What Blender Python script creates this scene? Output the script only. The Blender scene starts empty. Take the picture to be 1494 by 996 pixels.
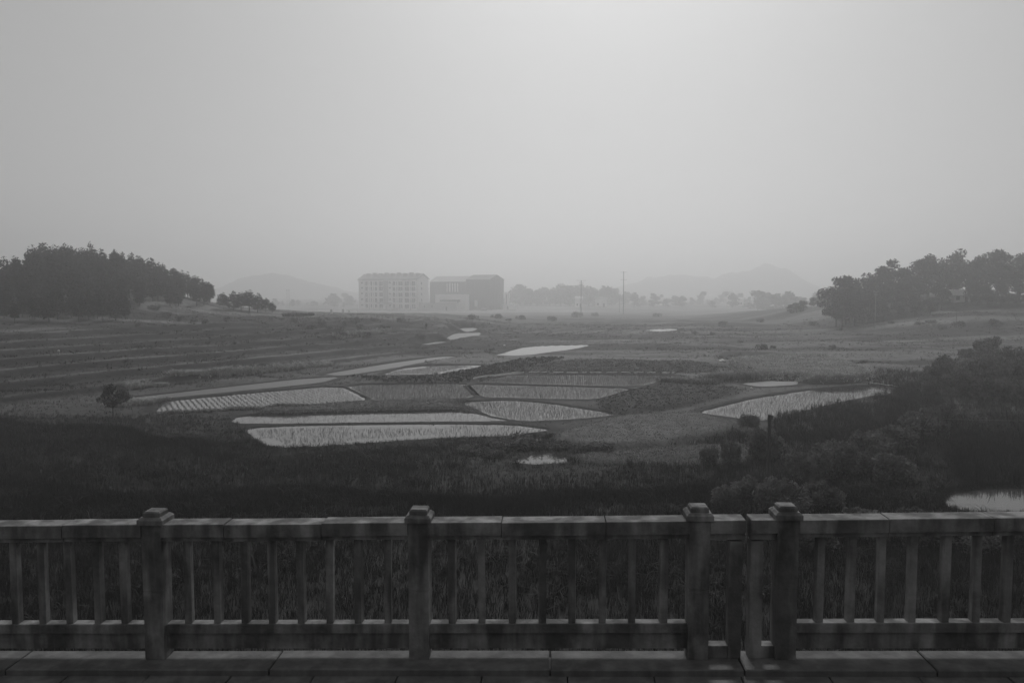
import bpy, math, random
import numpy as np
from mathutils import Vector

R = math.radians
random.seed(7)
rng = np.random.default_rng(7)
scene = bpy.context.scene
col = scene.collection

# ------------------------------------------------------------------ camera, sky, sun, exposure
CAM = np.array([0.0, 0.0, 12.0])
FPX, PITCH = 1162.0, R(3.84)
cam_data = bpy.data.cameras.new("camera")
cam_data.lens = FPX / 1494 * 36
cam_data.sensor_width = 36
cam_data.clip_start, cam_data.clip_end = 0.05, 9000
cam = bpy.data.objects.new("camera", cam_data)
cam.location = CAM
cam.rotation_euler = (R(90) - PITCH, 0, 0)
col.objects.link(cam)
scene.camera = cam

SUN_EL, SUN_AZ = R(40), R(7)            # ahead of the camera, a little right
sundir = Vector((math.sin(SUN_AZ) * math.cos(SUN_EL), math.cos(SUN_AZ) * math.cos(SUN_EL), math.sin(SUN_EL)))
world = bpy.data.worlds.new("World")
scene.world = world
world.use_nodes = True
wn, wl = world.node_tree.nodes, world.node_tree.links
wn.clear()
sky = wn.new("ShaderNodeTexSky")
sky.sky_type = 'NISHITA'
sky.sun_disc = False
sky.sun_elevation = SUN_EL
sky.sun_rotation = SUN_AZ
sky.air_density, sky.dust_density, sky.ozone_density = 1.0, 1.5, 1.0
bw = wn.new("ShaderNodeRGBToBW")
bg = wn.new("ShaderNodeBackground")
bg.inputs["Strength"].default_value = 0.06
wo = wn.new("ShaderNodeOutputWorld")
wl.new(sky.outputs[0], bw.inputs[0])
veil = wn.new("ShaderNodeMath"); veil.operation = 'MULTIPLY_ADD'      # thin overcast veil evens the sky out
veil.inputs[1].default_value = 0.34
veil.inputs[2].default_value = 3.4
wl.new(bw.outputs[0], veil.inputs[0])
wl.new(veil.outputs[0], bg.inputs["Color"])
wl.new(bg.outputs[0], wo.inputs["Surface"])

sun_data = bpy.data.lights.new("sun", 'SUN')
sun_data.energy = 1.5
sun_data.angle = R(14)
sun = bpy.data.objects.new("sun", sun_data)
sun.rotation_euler = sundir.to_track_quat('Z', 'Y').to_euler()
col.objects.link(sun)

scene.view_settings.view_transform = 'Standard'
scene.view_settings.look = 'None'
scene.view_settings.exposure = 0.2
scene.view_settings.gamma = 1.0
scene.render.engine = 'CYCLES'
scene.cycles.use_denoising = True
scene.cycles.volume_bounces = 1
scene.cycles.max_bounces = 6

HAZE_DENSITY, HAZE_G = 0.0015, 0.72

# ------------------------------------------------------------------ helpers
def tag(o, label=None, cat=None, group=None, kind=None):
    if label: o["label"] = label
    if cat: o["category"] = cat
    if group: o["group"] = group
    if kind: o["kind"] = kind
    return o

def empty(name, loc, rz=0.0):
    o = bpy.data.objects.new(name, None)
    o.empty_display_size = 0.3
    o.location = loc
    o.rotation_euler = (0, 0, rz)
    col.objects.link(o)
    return o

def link(name, me, parent=None, loc=None):
    o = bpy.data.objects.new(name, me)
    if loc is not None: o.location = loc
    o.parent = parent
    col.objects.link(o)
    return o

def np_mesh(name, v, f, mats, attr=None, smooth=False):
    """v (n,3), f (k,3) or (k,4) numpy"""
    me = bpy.data.meshes.new(name)
    v = np.ascontiguousarray(v, dtype=np.float32)
    f = np.ascontiguousarray(f, dtype=np.int32)
    k = f.shape[1]
    me.vertices.add(len(v)); me.vertices.foreach_set("co", v.ravel())
    me.loops.add(f.size); me.loops.foreach_set("vertex_index", f.ravel())
    me.polygons.add(len(f)); me.polygons.foreach_set("loop_start", np.arange(0, f.size, k, dtype=np.int32))
    try: me.polygons.foreach_set("loop_total", np.full(len(f), k, dtype=np.int32))
    except Exception: pass
    me.update(calc_edges=True)
    if attr is not None:
        a = me.attributes.new("alb", 'FLOAT', 'POINT')
        a.data.foreach_set("value", np.ascontiguousarray(attr, dtype=np.float32))
    if smooth:
        me.polygons.foreach_set("use_smooth", np.ones(len(f), dtype=bool))
    for m in (mats if isinstance(mats, (list, tuple)) else [mats]): me.materials.append(m)
    return me

class MB:
    """collects boxes, tubes and polygons for one mesh"""
    def __init__(s): s.v, s.f, s.m = [], [], []
    def add(s, vs, fs, mi=0):
        b = len(s.v)
        s.v += [tuple(map(float, p)) for p in vs]
        s.f += [tuple(i + b for i in q) for q in fs]
        s.m += [mi] * len(fs)
        return s
    def box(s, x0, x1, y0, y1, z0, z1, mi=0, ch=0.0):
        if ch <= 0:
            vs = [(x, y, z) for z in (z0, z1) for y in (y0, y1) for x in (x0, x1)]
            fs = [(0, 2, 3, 1), (4, 5, 7, 6), (0, 1, 5, 4), (2, 6, 7, 3), (0, 4, 6, 2), (1, 3, 7, 5)]
            return s.add(vs, fs, mi)
        rings = [(z0, 0), (z1 - ch, 0), (z1, ch)]       # chamfered top edge
        vs = []
        for z, c in rings:
            vs += [(x0 + c, y0 + c, z), (x1 - c, y0 + c, z), (x1 - c, y1 - c, z), (x0 + c, y1 - c, z)]
        fs = [(3, 2, 1, 0), (8, 9, 10, 11)]
        for r in range(2):
            for i in range(4):
                j = (i + 1) % 4
                fs.append((r * 4 + i, r * 4 + j, r * 4 + 4 + j, r * 4 + 4 + i))
        return s.add(vs, fs, mi)
    def tube(s, pts, rad, n=7, mi=0, cap=True):
        pts = [Vector(p) for p in pts]
        vs, fs = [], []
        for i, p in enumerate(pts):
            d = (pts[min(i + 1, len(pts) - 1)] - pts[max(i - 1, 0)]).normalized()
            a = d.orthogonal().normalized(); b = d.cross(a)
            r = rad[i] if isinstance(rad, (list, tuple)) else rad
            for k in range(n):
                t = 2 * math.pi * k / n
                vs.append(p + (a * math.cos(t) + b * math.sin(t)) * r)
        for i in range(len(pts) - 1):
            for k in range(n):
                k2 = (k + 1) % n
                fs.append((i * n + k, i * n + k2, (i + 1) * n + k2, (i + 1) * n + k))
        if cap:
            fs.append(tuple(range(n))[::-1]); fs.append(tuple((len(pts) - 1) * n + k for k in range(n)))
        return s.add(vs, fs, mi)
    def mesh(s, name, mats):
        me = bpy.data.meshes.new(name)
        me.from_pydata(s.v, [], s.f)
        for m in (mats if isinstance(mats, (list, tuple)) else [mats]): me.materials.append(m)
        me.polygons.foreach_set("material_index", s.m)
        me.update()
        return me
    def build(s, name, mats, parent=None, loc=None):
        return link(name, s.mesh(name, mats), parent, loc)

def smooth(a, b, x):
    t = np.clip((x - a) / (b - a), 0, 1)
    return t * t * (3 - 2 * t)

_lat = np.random.default_rng(3).random((256, 256))
def vnoise(x, y, s):
    x = np.asarray(x, float) / s + 500.3; y = np.asarray(y, float) / s + 500.7
    xi = np.floor(x).astype(int); yi = np.floor(y).astype(int)
    fx = x - xi; fy = y - yi
    fx = fx * fx * (3 - 2 * fx); fy = fy * fy * (3 - 2 * fy)
    g = lambda a, b: _lat[a % 256, b % 256]
    return (g(xi, yi) * (1 - fx) + g(xi + 1, yi) * fx) * (1 - fy) + (g(xi, yi + 1) * (1 - fx) + g(xi + 1, yi + 1) * fx) * fy
def fbm(x, y, s, o=3):
    r, a, t = 0, 1.0, 0
    for i in range(o):
        r = r + a * vnoise(x + 31.7 * i, y - 17.3 * i, s / 2 ** i); t += a; a *= .5
    return r / t

# pixel of the photograph (1494 x 996) -> ray
cp, sp = math.cos(PITCH), math.sin(PITCH)
def ray(px, py):
    a, b = (px - 747) / FPX, -(py - 498) / FPX
    return np.array([a, cp + b * sp, -sp + b * cp])
def onplane(px, py, z=0.0):
    d = ray(px, py); t = (z - CAM[2]) / d[2]
    return CAM + d * t
def atY(px, py, Y):
    d = ray(px, py)
    return CAM + d * (Y / d[1])

def chaikin(p, n=1):
    p = np.asarray(p, float)
    for _ in range(n):
        q = np.roll(p, -1, 0)
        p = np.stack([.86 * p + .14 * q, .14 * p + .86 * q], 1).reshape(-1, 2)
    return p
def sdpoly(poly, x, y):
    """signed distance, negative inside"""
    d = np.full(x.shape, 1e18); ins = np.zeros(x.shape, bool)
    n = len(poly)
    for i in range(n):
        ax, ay = poly[i]; bx, by = poly[(i + 1) % n]
        ex, ey = bx - ax, by - ay
        L = ex * ex + ey * ey + 1e-12
        t = np.clip(((x - ax) * ex + (y - ay) * ey) / L, 0, 1)
        d = np.minimum(d, (x - ax - t * ex) ** 2 + (y - ay - t * ey) ** 2)
        c = (ay > y) != (by > y)
        with np.errstate(divide='ignore', invalid='ignore'):
            ins ^= c & (x < ex * (y - ay) / (ey if ey else 1e-12) + ax)
    return np.sqrt(d) * np.where(ins, -1, 1)

# ------------------------------------------------------------------ materials (the photograph is black and white)
MATS = {}
def mat(name, base, rough=0.85, var=0.35, scale=3.0, attr=False, bump=0.0, bscale=20.0, spec=0.25, stain=0.0, trans=0.0):
    if name in MATS: return MATS[name]
    m = bpy.data.materials.new(name); m.use_nodes = True
    n, l = m.node_tree.nodes, m.node_tree.links
    n.clear()
    out = n.new("ShaderNodeOutputMaterial")
    bs = n.new("ShaderNodeBsdfPrincipled")
    bs.inputs["Roughness"].default_value = rough
    bs.inputs["Specular IOR Level"].default_value = spec
    geo = n.new("ShaderNodeNewGeometry")
    no = n.new("ShaderNodeTexNoise"); no.inputs["Scale"].default_value = scale
    no.inputs["Detail"].default_value = 5; no.inputs["Roughness"].default_value = .65
    l.new(geo.outputs["Position"], no.inputs["Vector"])
    mr = n.new("ShaderNodeMapRange")
    mr.inputs["From Min"].default_value = .3; mr.inputs["From Max"].default_value = .7
    mr.inputs["To Min"].default_value = 1 - var; mr.inputs["To Max"].default_value = 1 + var
    l.new(no.outputs["Fac"], mr.inputs["Value"])
    mul = n.new("ShaderNodeMath"); mul.operation = 'MULTIPLY'
    l.new(mr.outputs[0], mul.inputs[0])
    if attr:
        at = n.new("ShaderNodeAttribute"); at.attribute_name = "alb"
        l.new(at.outputs["Fac"], mul.inputs[1])
    else:
        mul.inputs[1].default_value = base
    last = mul
    if stain:
        n2 = n.new("ShaderNodeTexNoise"); n2.inputs["Scale"].default_value = 1.0; n2.inputs["Detail"].default_value = 6
        mp = n.new("ShaderNodeMapping"); mp.inputs["Scale"].default_value = (7, 7, 1.3)
        l.new(geo.outputs["Position"], mp.inputs["Vector"]); l.new(mp.outputs[0], n2.inputs["Vector"])
        m2 = n.new("ShaderNodeMapRange"); m2.inputs["From Min"].default_value = .42; m2.inputs["From Max"].default_value = .62
        m2.inputs["To Min"].default_value = 1 - stain; m2.inputs["To Max"].default_value = 1
        l.new(n2.outputs["Fac"], m2.inputs["Value"])
        k = n.new("ShaderNodeMath"); k.operation = 'MULTIPLY'
        l.new(last.outputs[0], k.inputs[0]); l.new(m2.outputs[0], k.inputs[1]); last = k
    l.new(last.outputs[0], bs.inputs["Base Color"])
    if bump:
        nb = n.new("ShaderNodeTexNoise"); nb.inputs["Scale"].default_value = bscale; nb.inputs["Detail"].default_value = 4
        l.new(geo.outputs["Position"], nb.inputs["Vector"])
        bp = n.new("ShaderNodeBump"); bp.inputs["Strength"].default_value = 1.0; bp.inputs["Distance"].default_value = bump
        l.new(nb.outputs["Fac"], bp.inputs["Height"]); l.new(bp.outputs[0], bs.inputs["Normal"])
    sh = bs
    if trans:
        tr = n.new("ShaderNodeBsdfTranslucent"); mx = n.new("ShaderNodeMixShader"); mx.inputs[0].default_value = trans
        l.new(last.outputs[0], tr.inputs["Color"]); l.new(bs.outputs[0], mx.inputs[1]); l.new(tr.outputs[0], mx.inputs[2]); sh = mx
    l.new(sh.outputs[0], out.inputs["Surface"])
    MATS[name] = m
    return m

def water_mat(name, deep, rough, amp):
    m = bpy.data.materials.new(name); m.use_nodes = True
    n, l = m.node_tree.nodes, m.node_tree.links
    bs = n["Principled BSDF"]
    bs.inputs["Base Color"].default_value = (deep, deep, deep, 1)
    bs.inputs["Roughness"].default_value = rough
    bs.inputs["IOR"].default_value = 1.333
    geo = n.new("ShaderNodeNewGeometry")
    no = n.new("ShaderNodeTexNoise"); no.inputs["Scale"].default_value = 3.5; no.inputs["Detail"].default_value = 3
    bp = n.new("ShaderNodeBump"); bp.inputs["Strength"].default_value = 1; bp.inputs["Distance"].default_value = amp
    l.new(geo.outputs["Position"], no.inputs["Vector"]); l.new(no.outputs["Fac"], bp.inputs["Height"]); l.new(bp.outputs[0], bs.inputs["Normal"])
    MATS[name] = m
    return m

M_GROUND = mat("meadow_soil", .05, attr=True, var=.45, scale=.55, bump=.06, bscale=2.2, spec=.1)
M_GRASS = mat("grass_blades", .05, attr=True, var=.25, scale=.35, spec=.06, rough=.8, trans=.12)
M_WATER = water_mat("paddy_water", .05, .03, .003)
M_MUD = mat("wet_mud", .055, rough=.6, var=.25, scale=.8, bump=.02, bscale=6, spec=.4)
M_PINE = mat("pine_needles", .032, var=.45, scale=.8, trans=.12, spec=.1)
M_LEAF = mat("broad_leaves", .042, var=.45, scale=1.2, trans=.2, spec=.2, rough=.65)
M_SHRUB = mat("shrub_leaves", .12, var=.6, scale=1.2, trans=.15, spec=.08, rough=.75)
M_BARK = mat("bark", .06, var=.4, scale=6, bump=.01)
M_CONC = mat("weathered_concrete", .22, var=.4, scale=5, stain=.6, bump=.004, bscale=40)
M_SLAB = mat("walkway_concrete", .15, var=.3, scale=4, stain=.3, bump=.004, bscale=40)
M_WHITE = mat("pale_render", .8, var=.08, scale=.4)
M_PANEL = mat("grey_render", .30, var=.1, scale=.4)
M_GLASS = mat("dark_window_glass", .02, rough=.3, var=.2, scale=.5, spec=.15)
M_FRAME = mat("window_frame", .45, var=.05)
M_ROOF = mat("grey_roof_sheet", .33, var=.2, scale=.6)
M_ROOFL = mat("pale_roof_sheet", .6, var=.1, scale=.6)
M_TRIM = mat("dark_roof_trim", .08, var=.2)
M_NET = mat("dark_safety_net", .085, var=.35, scale=.5)
M_POLE = mat("dark_timber_pole", .05, var=.3, scale=8)
M_CPOLE = mat("concrete_pole", .22, var=.2, scale=4)
M_PLASTIC = mat("white_plastic_film", .75, rough=.4, var=.1)
M_METAL = mat("dark_metal", .05, rough=.5, var=.2)
M_CLOTH = mat("dark_cloth", .03, var=.2)

# ------------------------------------------------------------------ plots and paddies (photo outlines laid on the valley floor)
# name, outline px, kind, seedlings (row spacing, plant spacing, blade height) , row angle, label
PADDIES = [
 ("front", [(356,624),(480,619),(640,618),(745,619),(805,626),(745,635),(640,638),(500,648),(398,653),(378,641)], "water", (.30,.16,.30), 80, "long bright flooded paddy beside the dark reed bed"),
 ("strip", [(338,614),(352,606),(480,602.5),(600,600),(664,598.5),(700,604),(752,613),(700,614),(360,618)], "water", (.34,.2,.24), 55, "narrow flooded paddy strip with slanting seedling rows"),
 ("wedge", [(670,586),(742,583),(800,588),(905,604),(840,611),(765,614),(722,607)], "water", (.28,.16,.34), 70, "wedge shaped flooded paddy full of rice seedlings"),
 ("middle", [(504,561),(680,558),(699,579),(565,585),(536,581)], "water", (.26,.15,.36), 75, "middle flooded paddy densely planted between two slanting banks"),
 ("rows", [(232,586),(330,576),(492,562),(538,583),(480,589),(400,594),(232,602)], "water", (.55,.16,.34), 118, "flooded paddy with wide slanting seedling rows"),
 ("mudleft", [(178,581),(280,570),(430,553),(495,549),(470,558),(330,572),(230,582)], "mud", None, 0, "bare grey mud paddy strip above the planted rows"),
 ("mudcurve", [(470,546),(560,531),(640,520),(668,520),(610,530),(560,539),(500,548)], "mud", None, 0, "curved strip of bare grey mud paddy"),
 ("pale", [(556,547),(588,537),(625,532.5),(705,532),(690,537),(640,546)], "water", (.3,.17,.3), 60, "small pale paddy behind the dark crop plot"),
 ("upper", [(690,556),(752,546.5),(900,546),(988,547),(962,555),(932,563),(780,560)], "water", (.24,.15,.38), 85, "wide planted paddy under the white film strip"),
 ("lower", [(682,560),(780,562),(926,566),(868,582),(790,581),(702,579)], "water", (.3,.16,.36), 62, "planted paddy in front of the tilled mound"),
 ("farpond", [(718,519),(770,505),(866,502),(832,510),(762,519)], "water", None, 0, "bright narrow pond in the meadow"),
 ("farpool", [(935,481.5),(962,479.5),(988,479),(986,482),(960,483.5)], "water", None, 0, "thin bright pool far across the meadow"),
 ("rightpond", [(1018,601),(1100,581),(1200,566),(1283,562),(1314,570),(1240,582),(1170,599),(1110,614),(1060,607)], "water", (.3,.18,.34), 88, "leaf shaped flooded paddy below the pale crop field"),
 ("wetstrip", [(1080,559),(1130,555),(1165,556),(1160,561),(1110,564)], "mud", None, 0, "wet muddy strip below the pale crop field"),
 ("smallpool", [(748,673),(772,665),(797,659),(822,667),(828,674),(780,677)], "water", None, 0, "small pool among tall dark grass"),
 ("nearpool", [(1378,738),(1388,719),(1430,713),(1530,711),(1560,742),(1450,750)], "water", None, 0, "pool beside the tall reeds near the railing"),
 ("farpad", [(648,495),(664,486),(704,485),(692,494),(664,498)], "mud", None, 0, "small pale terrace pad near the far bushes"),
 ("farpad2", [(660,484.5),(672,478.5),(694,478),(700,483),(682,485)], "mud", None, 0, "farthest pale terrace pad below the buildings"),
 ("farpad3", [(590,506),(640,498),(664,499),(640,504),(610,508)], "mud", None, 0, "thin pale terrace pad beside the grassy steps"),
]
for i, p in enumerate(PADDIES):
    w = np.array([onplane(a, b, 0)[:2] for a, b in p[1]])
    PADDIES[i] = p + (chaikin(w, 1),)
# raised or tilled plots: outline px, height, albedo, edge width
PLOTS = [
 ("crop", [(500,547),(560,550),(620,548.5),(690,537),(780,521),(830,522),(760,536),(700,553),(640,558),(560,558)], .12, .03, .8),
 ("mound", [(868,586),(895,570),(960,561),(1040,562),(1085,568),(1000,590),(905,604)], .45, .03, 1.2),
 ("pale", [(1058,526),(1140,520),(1205,520),(1278,546),(1240,553),(1150,551),(1105,545)], 1.0, .15, .7),
 ("fallow", [(800,634),(905,607),(1015,603),(1075,616),(1060,628),(1000,643),(900,652),(840,650)], .55, .1, 1.4),
 ("fallow2", [(835,662),(920,656),(1000,650),(1085,646),(1100,664),(1080,676),(1000,678),(900,674),(845,671)], .15, .08, 1.2),
 ("darkcrop", [(770,531),(850,524),(1035,528),(1050,544),(985,545),(755,545)], .05, .05, .8),
 ("strip", [(400,590),(520,586),(680,580),(715,588),(715,596),(600,599),(480,601),(360,604)], .4, .1, .7),
 ("darkgap", [(1040,524),(1060,513),(1180,517),(1140,519),(1056,526)], .1, .015, .8),
]
for i, p in enumerate(PLOTS):
    PLOTS[i] = p + (chaikin(np.array([onplane(a, b, p[2] * .6)[:2] for a, b in p[1]]), 2),)

NX, NY = -.857, .518
PADZ, BS = -8.0, 1.7
def ground(x, y, want_alb=False):
    x = np.asarray(x, float); y = np.asarray(y, float)
    shp = np.broadcast(x, y).shape
    x = np.broadcast_to(x, shp).ravel().copy(); y = np.broadcast_to(y, shp).ravel().copy()
    s = NX * (x + 33) + NY * (y - 145)
    s = s + 5 * (fbm(x, y, 40, 2) - .5)
    rise = np.clip((s + 17) / 46, 0, 1) * 5.0
    q = rise / .72
    fl = np.floor(q); fr = q - fl
    ter = .72 * (fl + smooth(.0, .2, fr))
    ter = np.where(rise >= 4.99, 5.0, ter)
    fade = 1 - smooth(150, 520, y) * smooth(-130, -60, x)
    fade = fade * (1 - smooth(330, 560, y))
    lip = np.exp(-((fr - .30) / .10) ** 2) * (rise > .05) * (rise < 4.9) * fade
    z = ter * fade * (1 - smooth(-40, 15, x))
    hx = np.where(x < -110, 26, 30)
    hill = 8.6 * np.exp(-((x + 110) / hx) ** 2 - ((y - 200) / 48) ** 2)
    z = z + hill
    z = z + 4.3 * smooth(150, 245, y) * smooth(84, 130, x) * (1 - smooth(360, 520, y))
    z = z + 7.0 * np.exp(-((x - 160) / 44) ** 2 - ((y - 292) / 42) ** 2)
    rough = smooth(60, 140, y) * .5 + .25
    z = z + (fbm(x, y, 14, 3) - .5) * rough * 1.1 + (fbm(x, y, 60, 2) - .5) * .7 * smooth(70, 160, y)
    # mid valley hummocky strip left of the ponds
    z = z + (fbm(x + 90, y, 9, 2) - .5) * 1.1 * smooth(120, 170, y) * (1 - smooth(330, 420, y))
    z = z - 8.0 * smooth(210, 690, y)
    far = smooth(900, 1500, y)
    z = z + far * (fbm(x, y, 160, 2) - .35) * 6
    pad = smooth(-185, -160, x) * (1 - smooth(40, 80, x)) * smooth(640, 675, y) * (1 - smooth(850, 920, y))
    z = z * (1 - pad) + PADZ * pad
    alb = .055 * (0.75 + .6 * fbm(x + 7, y, 18, 3)) + .02 * smooth(.55, .75, fbm(x, y - 60, 30, 2))
    alb = alb * (1 - .72 * (rise > .05) * (rise < 4.9) * fade) + .07 * lip * (.3 + vnoise(x, y, 14))   # trodden terrace lips carry paler dry grass
    alb = alb * (.4 + .6 * smooth(58, 85, y))                # shade among the dense blades put into the foreground soil tone
    st = fbm(x * .22 + 11, y, 9, 3)                       # drier and lusher streaks of meadow
    alb = alb * (1 + smooth(75, 130, y) * (1.7 * (smooth(.35, .68, st)) - .75))
    alb = alb + .10 * smooth(.25, .8, pad) + .05 * smooth(.5, .7, fbm(x * .3, y, 30, 2)) * smooth(360, 480, y)   # bare trodden building ground
    wet = np.full(x.shape, 99.0)
    for p in PLOTS:
        poly = p[5]; e = p[4]
        lo, hi = poly.min(0) - 4, poly.max(0) + 4
        k = np.where((x > lo[0]) & (x < hi[0]) & (y > lo[1]) & (y < hi[1]))[0]
        if not len(k): continue
        d = sdpoly(poly, x[k], y[k]) + (fbm(x[k], y[k], 2.5, 2) - .5) * .6
        w = 1 - smooth(-e * .5, e * .5, d)
        base = .35 * z[k]
        z[k] = z[k] * (1 - w) + (base + p[2]) * w
        alb[k] = alb[k] * (1 - w) + p[3] * w
    for p in PADDIES:
        poly = p[6]
        lo, hi = poly.min(0) - 6, poly.max(0) + 6
        k = np.where((x > lo[0]) & (x < hi[0]) & (y > lo[1]) & (y < hi[1]))[0]
        if not len(k): continue
        d = sdpoly(poly, x[k], y[k]) + (fbm(x[k], y[k], 1.6, 2) - .5) * .3 - .12
        w = 1 - smooth(.1, 2.2, d)                  # banks level out towards the water
        z[k] = z[k] * (1 - w) + (.0 + .12 * z[k]) * w
        z[k] = z[k] + .07 * np.exp(-((d - .38) / .28) ** 2)
        inn = 1 - smooth(-.2, .08, d)
        z[k] = z[k] * (1 - inn) - .32 * inn
        wet[k] = np.minimum(wet[k], d)
        alb[k] = np.where((d > -.2) & (d < 1.2), .022, alb[k])  # bare bank rims coloured darker, to match the self-shaded grass beside them
    z = z.reshape(shp)
    if want_alb: return z, np.clip(alb, .018, .3).reshape(shp), wet.reshape(shp)
    return z
def gz(x, y): return float(ground(np.array([x]), np.array([y]))[0])

_ts = np.concatenate([np.arange(20, 140, .25), np.arange(140, 330, .6), np.arange(330, 1500, 3.0)])
def gp(px, py):
    """where the ray of a photo pixel meets the ground"""
    d = ray(px, py)
    P = CAM[None] + d[None] * (_ts / d[1])[:, None]
    h = ground(P[:, 0], P[:, 1])
    k = np.where(P[:, 2] <= h)[0]
    i = k[0] if len(k) else len(_ts) - 1
    return np.array([P[i, 0], P[i, 1], h[i]])

# ------------------------------------------------------------------ the ground, one sheet
def spaced(knots):
    out = [knots[0][0]]
    for (a, st0), (b, st1) in zip(knots[:-1], knots[1:]):
        while out[-1] < b - 1e-6:
            t = (out[-1] - a) / (b - a)
            out.append(out[-1] + st0 + (st1 - st0) * max(0, min(1, t)))
    return np.array(out)
gy = spaced([(-70, 8), (20, 1.2), (36, .3), (46, .25), (95, .26), (120, .4), (160, .8), (300, 2), (600, 12), (2900, 180)])
gxh = spaced([(0, .3), (45, .34), (75, .7), (140, 1.6), (260, 6), (2400, 220)])
gx = np.concatenate([-gxh[:0:-1], gxh])
GX, GY = np.meshgrid(gx, gy)
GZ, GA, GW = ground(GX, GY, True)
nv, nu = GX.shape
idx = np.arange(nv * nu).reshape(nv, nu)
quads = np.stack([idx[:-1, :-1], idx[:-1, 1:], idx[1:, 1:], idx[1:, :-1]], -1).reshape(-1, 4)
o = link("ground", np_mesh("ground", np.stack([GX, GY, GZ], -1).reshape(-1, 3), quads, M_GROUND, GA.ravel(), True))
tag(o, "rough green valley floor of meadow, terraces and banks", kind="structure")

# water and mud sheets
for p in PADDIES:
    poly = p[6]
    c = poly.mean(0)
    ex = poly + (poly - c) / (np.linalg.norm(poly - c, axis=1, keepdims=True) + 1e-9) * .35
    me = bpy.data.meshes.new("paddy")
    zz = -.045
    me.from_pydata([(a, b, zz) for a, b in ex], [], [tuple(range(len(ex)))])
    me.materials.append(M_WATER if p[2] == "water" else M_MUD)
    pond = "pond" in p[0] or "pool" in p[0]
    o = link("pond_water" if pond else ("paddy_water" if p[2] == "water" else "paddy_mud"), me)
    tag(o, p[5], kind="structure")

# ------------------------------------------------------------------ blades: grass, seedlings, reeds (uncountable stuff)
def blades(pos, h, width, lean, nb, alb, segs=2, spread=.12):
    """pos (n,3); h,alb (n,); nb blades each; returns v,f,attr"""
    n = len(pos)
    P = np.repeat(pos, nb, 0); Hh = np.repeat(h, nb) * rng.uniform(.55, 1.1, n * nb)
    A = np.repeat(alb, nb) * rng.uniform(.75, 1.25, n * nb)
    m = len(P)
    P = P + np.stack([rng.normal(0, spread, m), rng.normal(0, spread, m), np.zeros(m)], 1)
    th = rng.uniform(0, 2 * math.pi, m)
    dirv = np.stack([np.cos(th), np.sin(th), np.zeros(m)], 1)
    side = np.stack([-np.sin(th + rng.normal(0, .8, m)), np.cos(th), np.zeros(m)], 1) * (width * rng.uniform(.6, 1.3, m) * .5)[:, None]
    ln = lean * rng.uniform(.2, 1.4, m) * Hh
    vs = []
    for k in range(segs):
        t = k / segs
        c = P + dirv * (ln * t ** 2)[:, None] + np.array([0, 0, 1]) * (Hh * (t - .12 * t * t * lean))[:, None]
        w = side * (1 - .45 * t)
        vs += [c - w, c + w]
    tip = P + dirv * ln[:, None] + np.array([0, 0, 1]) * (Hh * (1 - .3 * lean))[:, None]
    vs.append(tip)
    V = np.stack(vs, 1)              # m, 2*segs+1, 3
    k = V.shape[1]
    F = []
    for q in range(segs - 1):
        a = q * 2
        F += [(a, a + 1, a + 3), (a, a + 3, a + 2)]
    F.append((2 * segs - 2, 2 * segs - 1, 2 * segs))
    F = np.array(F)
    f = (np.arange(m) * k)[:, None, None] + F[None]
    return V.reshape(-1, 3), f.reshape(-1, 3), np.repeat(A, k)

def join(parts):
    v, f, a, b = [], [], [], 0
    for (V, F, A) in parts:
        v.append(V); f.append(F + b); a.append(A); b += len(V)
    return np.concatenate(v), np.concatenate(f), np.concatenate(a)

POOLS = [p[6] for p in PADDIES if p[0] in ("smallpool", "nearpool", "rightpond", "front")]
def scatter(n, y0, y1, margin=8):
    """points in the viewed wedge, even per square metre"""
    y = np.sqrt(rng.uniform(y0 ** 2, y1 ** 2, n))
    x = rng.uniform(-1, 1, n) * (y * .655 + margin)
    return x, y
def grass(name, n, y0, y1, h0, h1, width, nb, lean, a0, a1, label, segs=2, keep=None, hmod=True, own=True):
    x, y = scatter(n, y0, y1)
    y = y + (fbm(x, y, 16, 3) - .5) * .28 * y
    z, alb, wet = ground(x, y, True)
    k = wet > -.05
    if keep is not None: k &= keep(x, y, z)
    x, y, z, alb, wet = x[k], y[k], z[k], alb[k], wet[k]
    t = fbm(x, y, 7, 3)
    h = (h0 + (h1 - h0) * rng.random(len(x))) * (.6 + .8 * t if hmod else 1)
    pool = np.min([sdpoly(q, x, y) for q in POOLS], 0) < 4
    h *= np.where(pool, .5, .12 + .88 * smooth(.5, 2.4, wet))
    a = a0 + (a1 - a0) * np.clip((t + fbm(x + 50, y, 24, 2)) * .9 - .4 + rng.normal(0, .15, len(x)), 0, 1)
    if not own: a = alb * 1.15 * rng.uniform(.8, 1.3, len(x))
    V, F, A = blades(np.stack([x, y, z - .03], 1), h, width, lean, nb, a, segs)
    o = link(name, np_mesh(name, V, F, M_GRASS, A))
    return tag(o, label, "grass", kind="stuff")
plot_of = {p[0]: p[5] for p in PLOTS}
def outside(x, y, names=("fallow", "fallow2", "pale", "mound", "crop", "strip", "darkcrop")):
    k = np.ones(len(x), bool)
    for nme in names: k &= sdpoly(plot_of[nme], x, y) > .2
    return k
grass("meadow_grass", 44000, 22, 48, .35, .8, .022, 6, .5, .016, .026, "tall dark meadow grass filling the foreground below the railing", 2)
grass("meadow_grass", 42000, 42, 68, .3, .75, .026, 5, .45, .019, .033, "dark reed bed grass in front of the flooded paddies", 2, lambda x, y, z: outside(x, y))
grass("meadow_grass", 22000, 60, 118, .12, .38, .045, 4, .5, .04, .07, "rough grass on the banks between the paddies", 2, lambda x, y, z: outside(x, y), own=False)
grass("meadow_grass", 16000, 105, 240, .15, .4, .1, 4, .7, .045, .09, "rough meadow grass across the far valley floor", 1, own=False)

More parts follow.
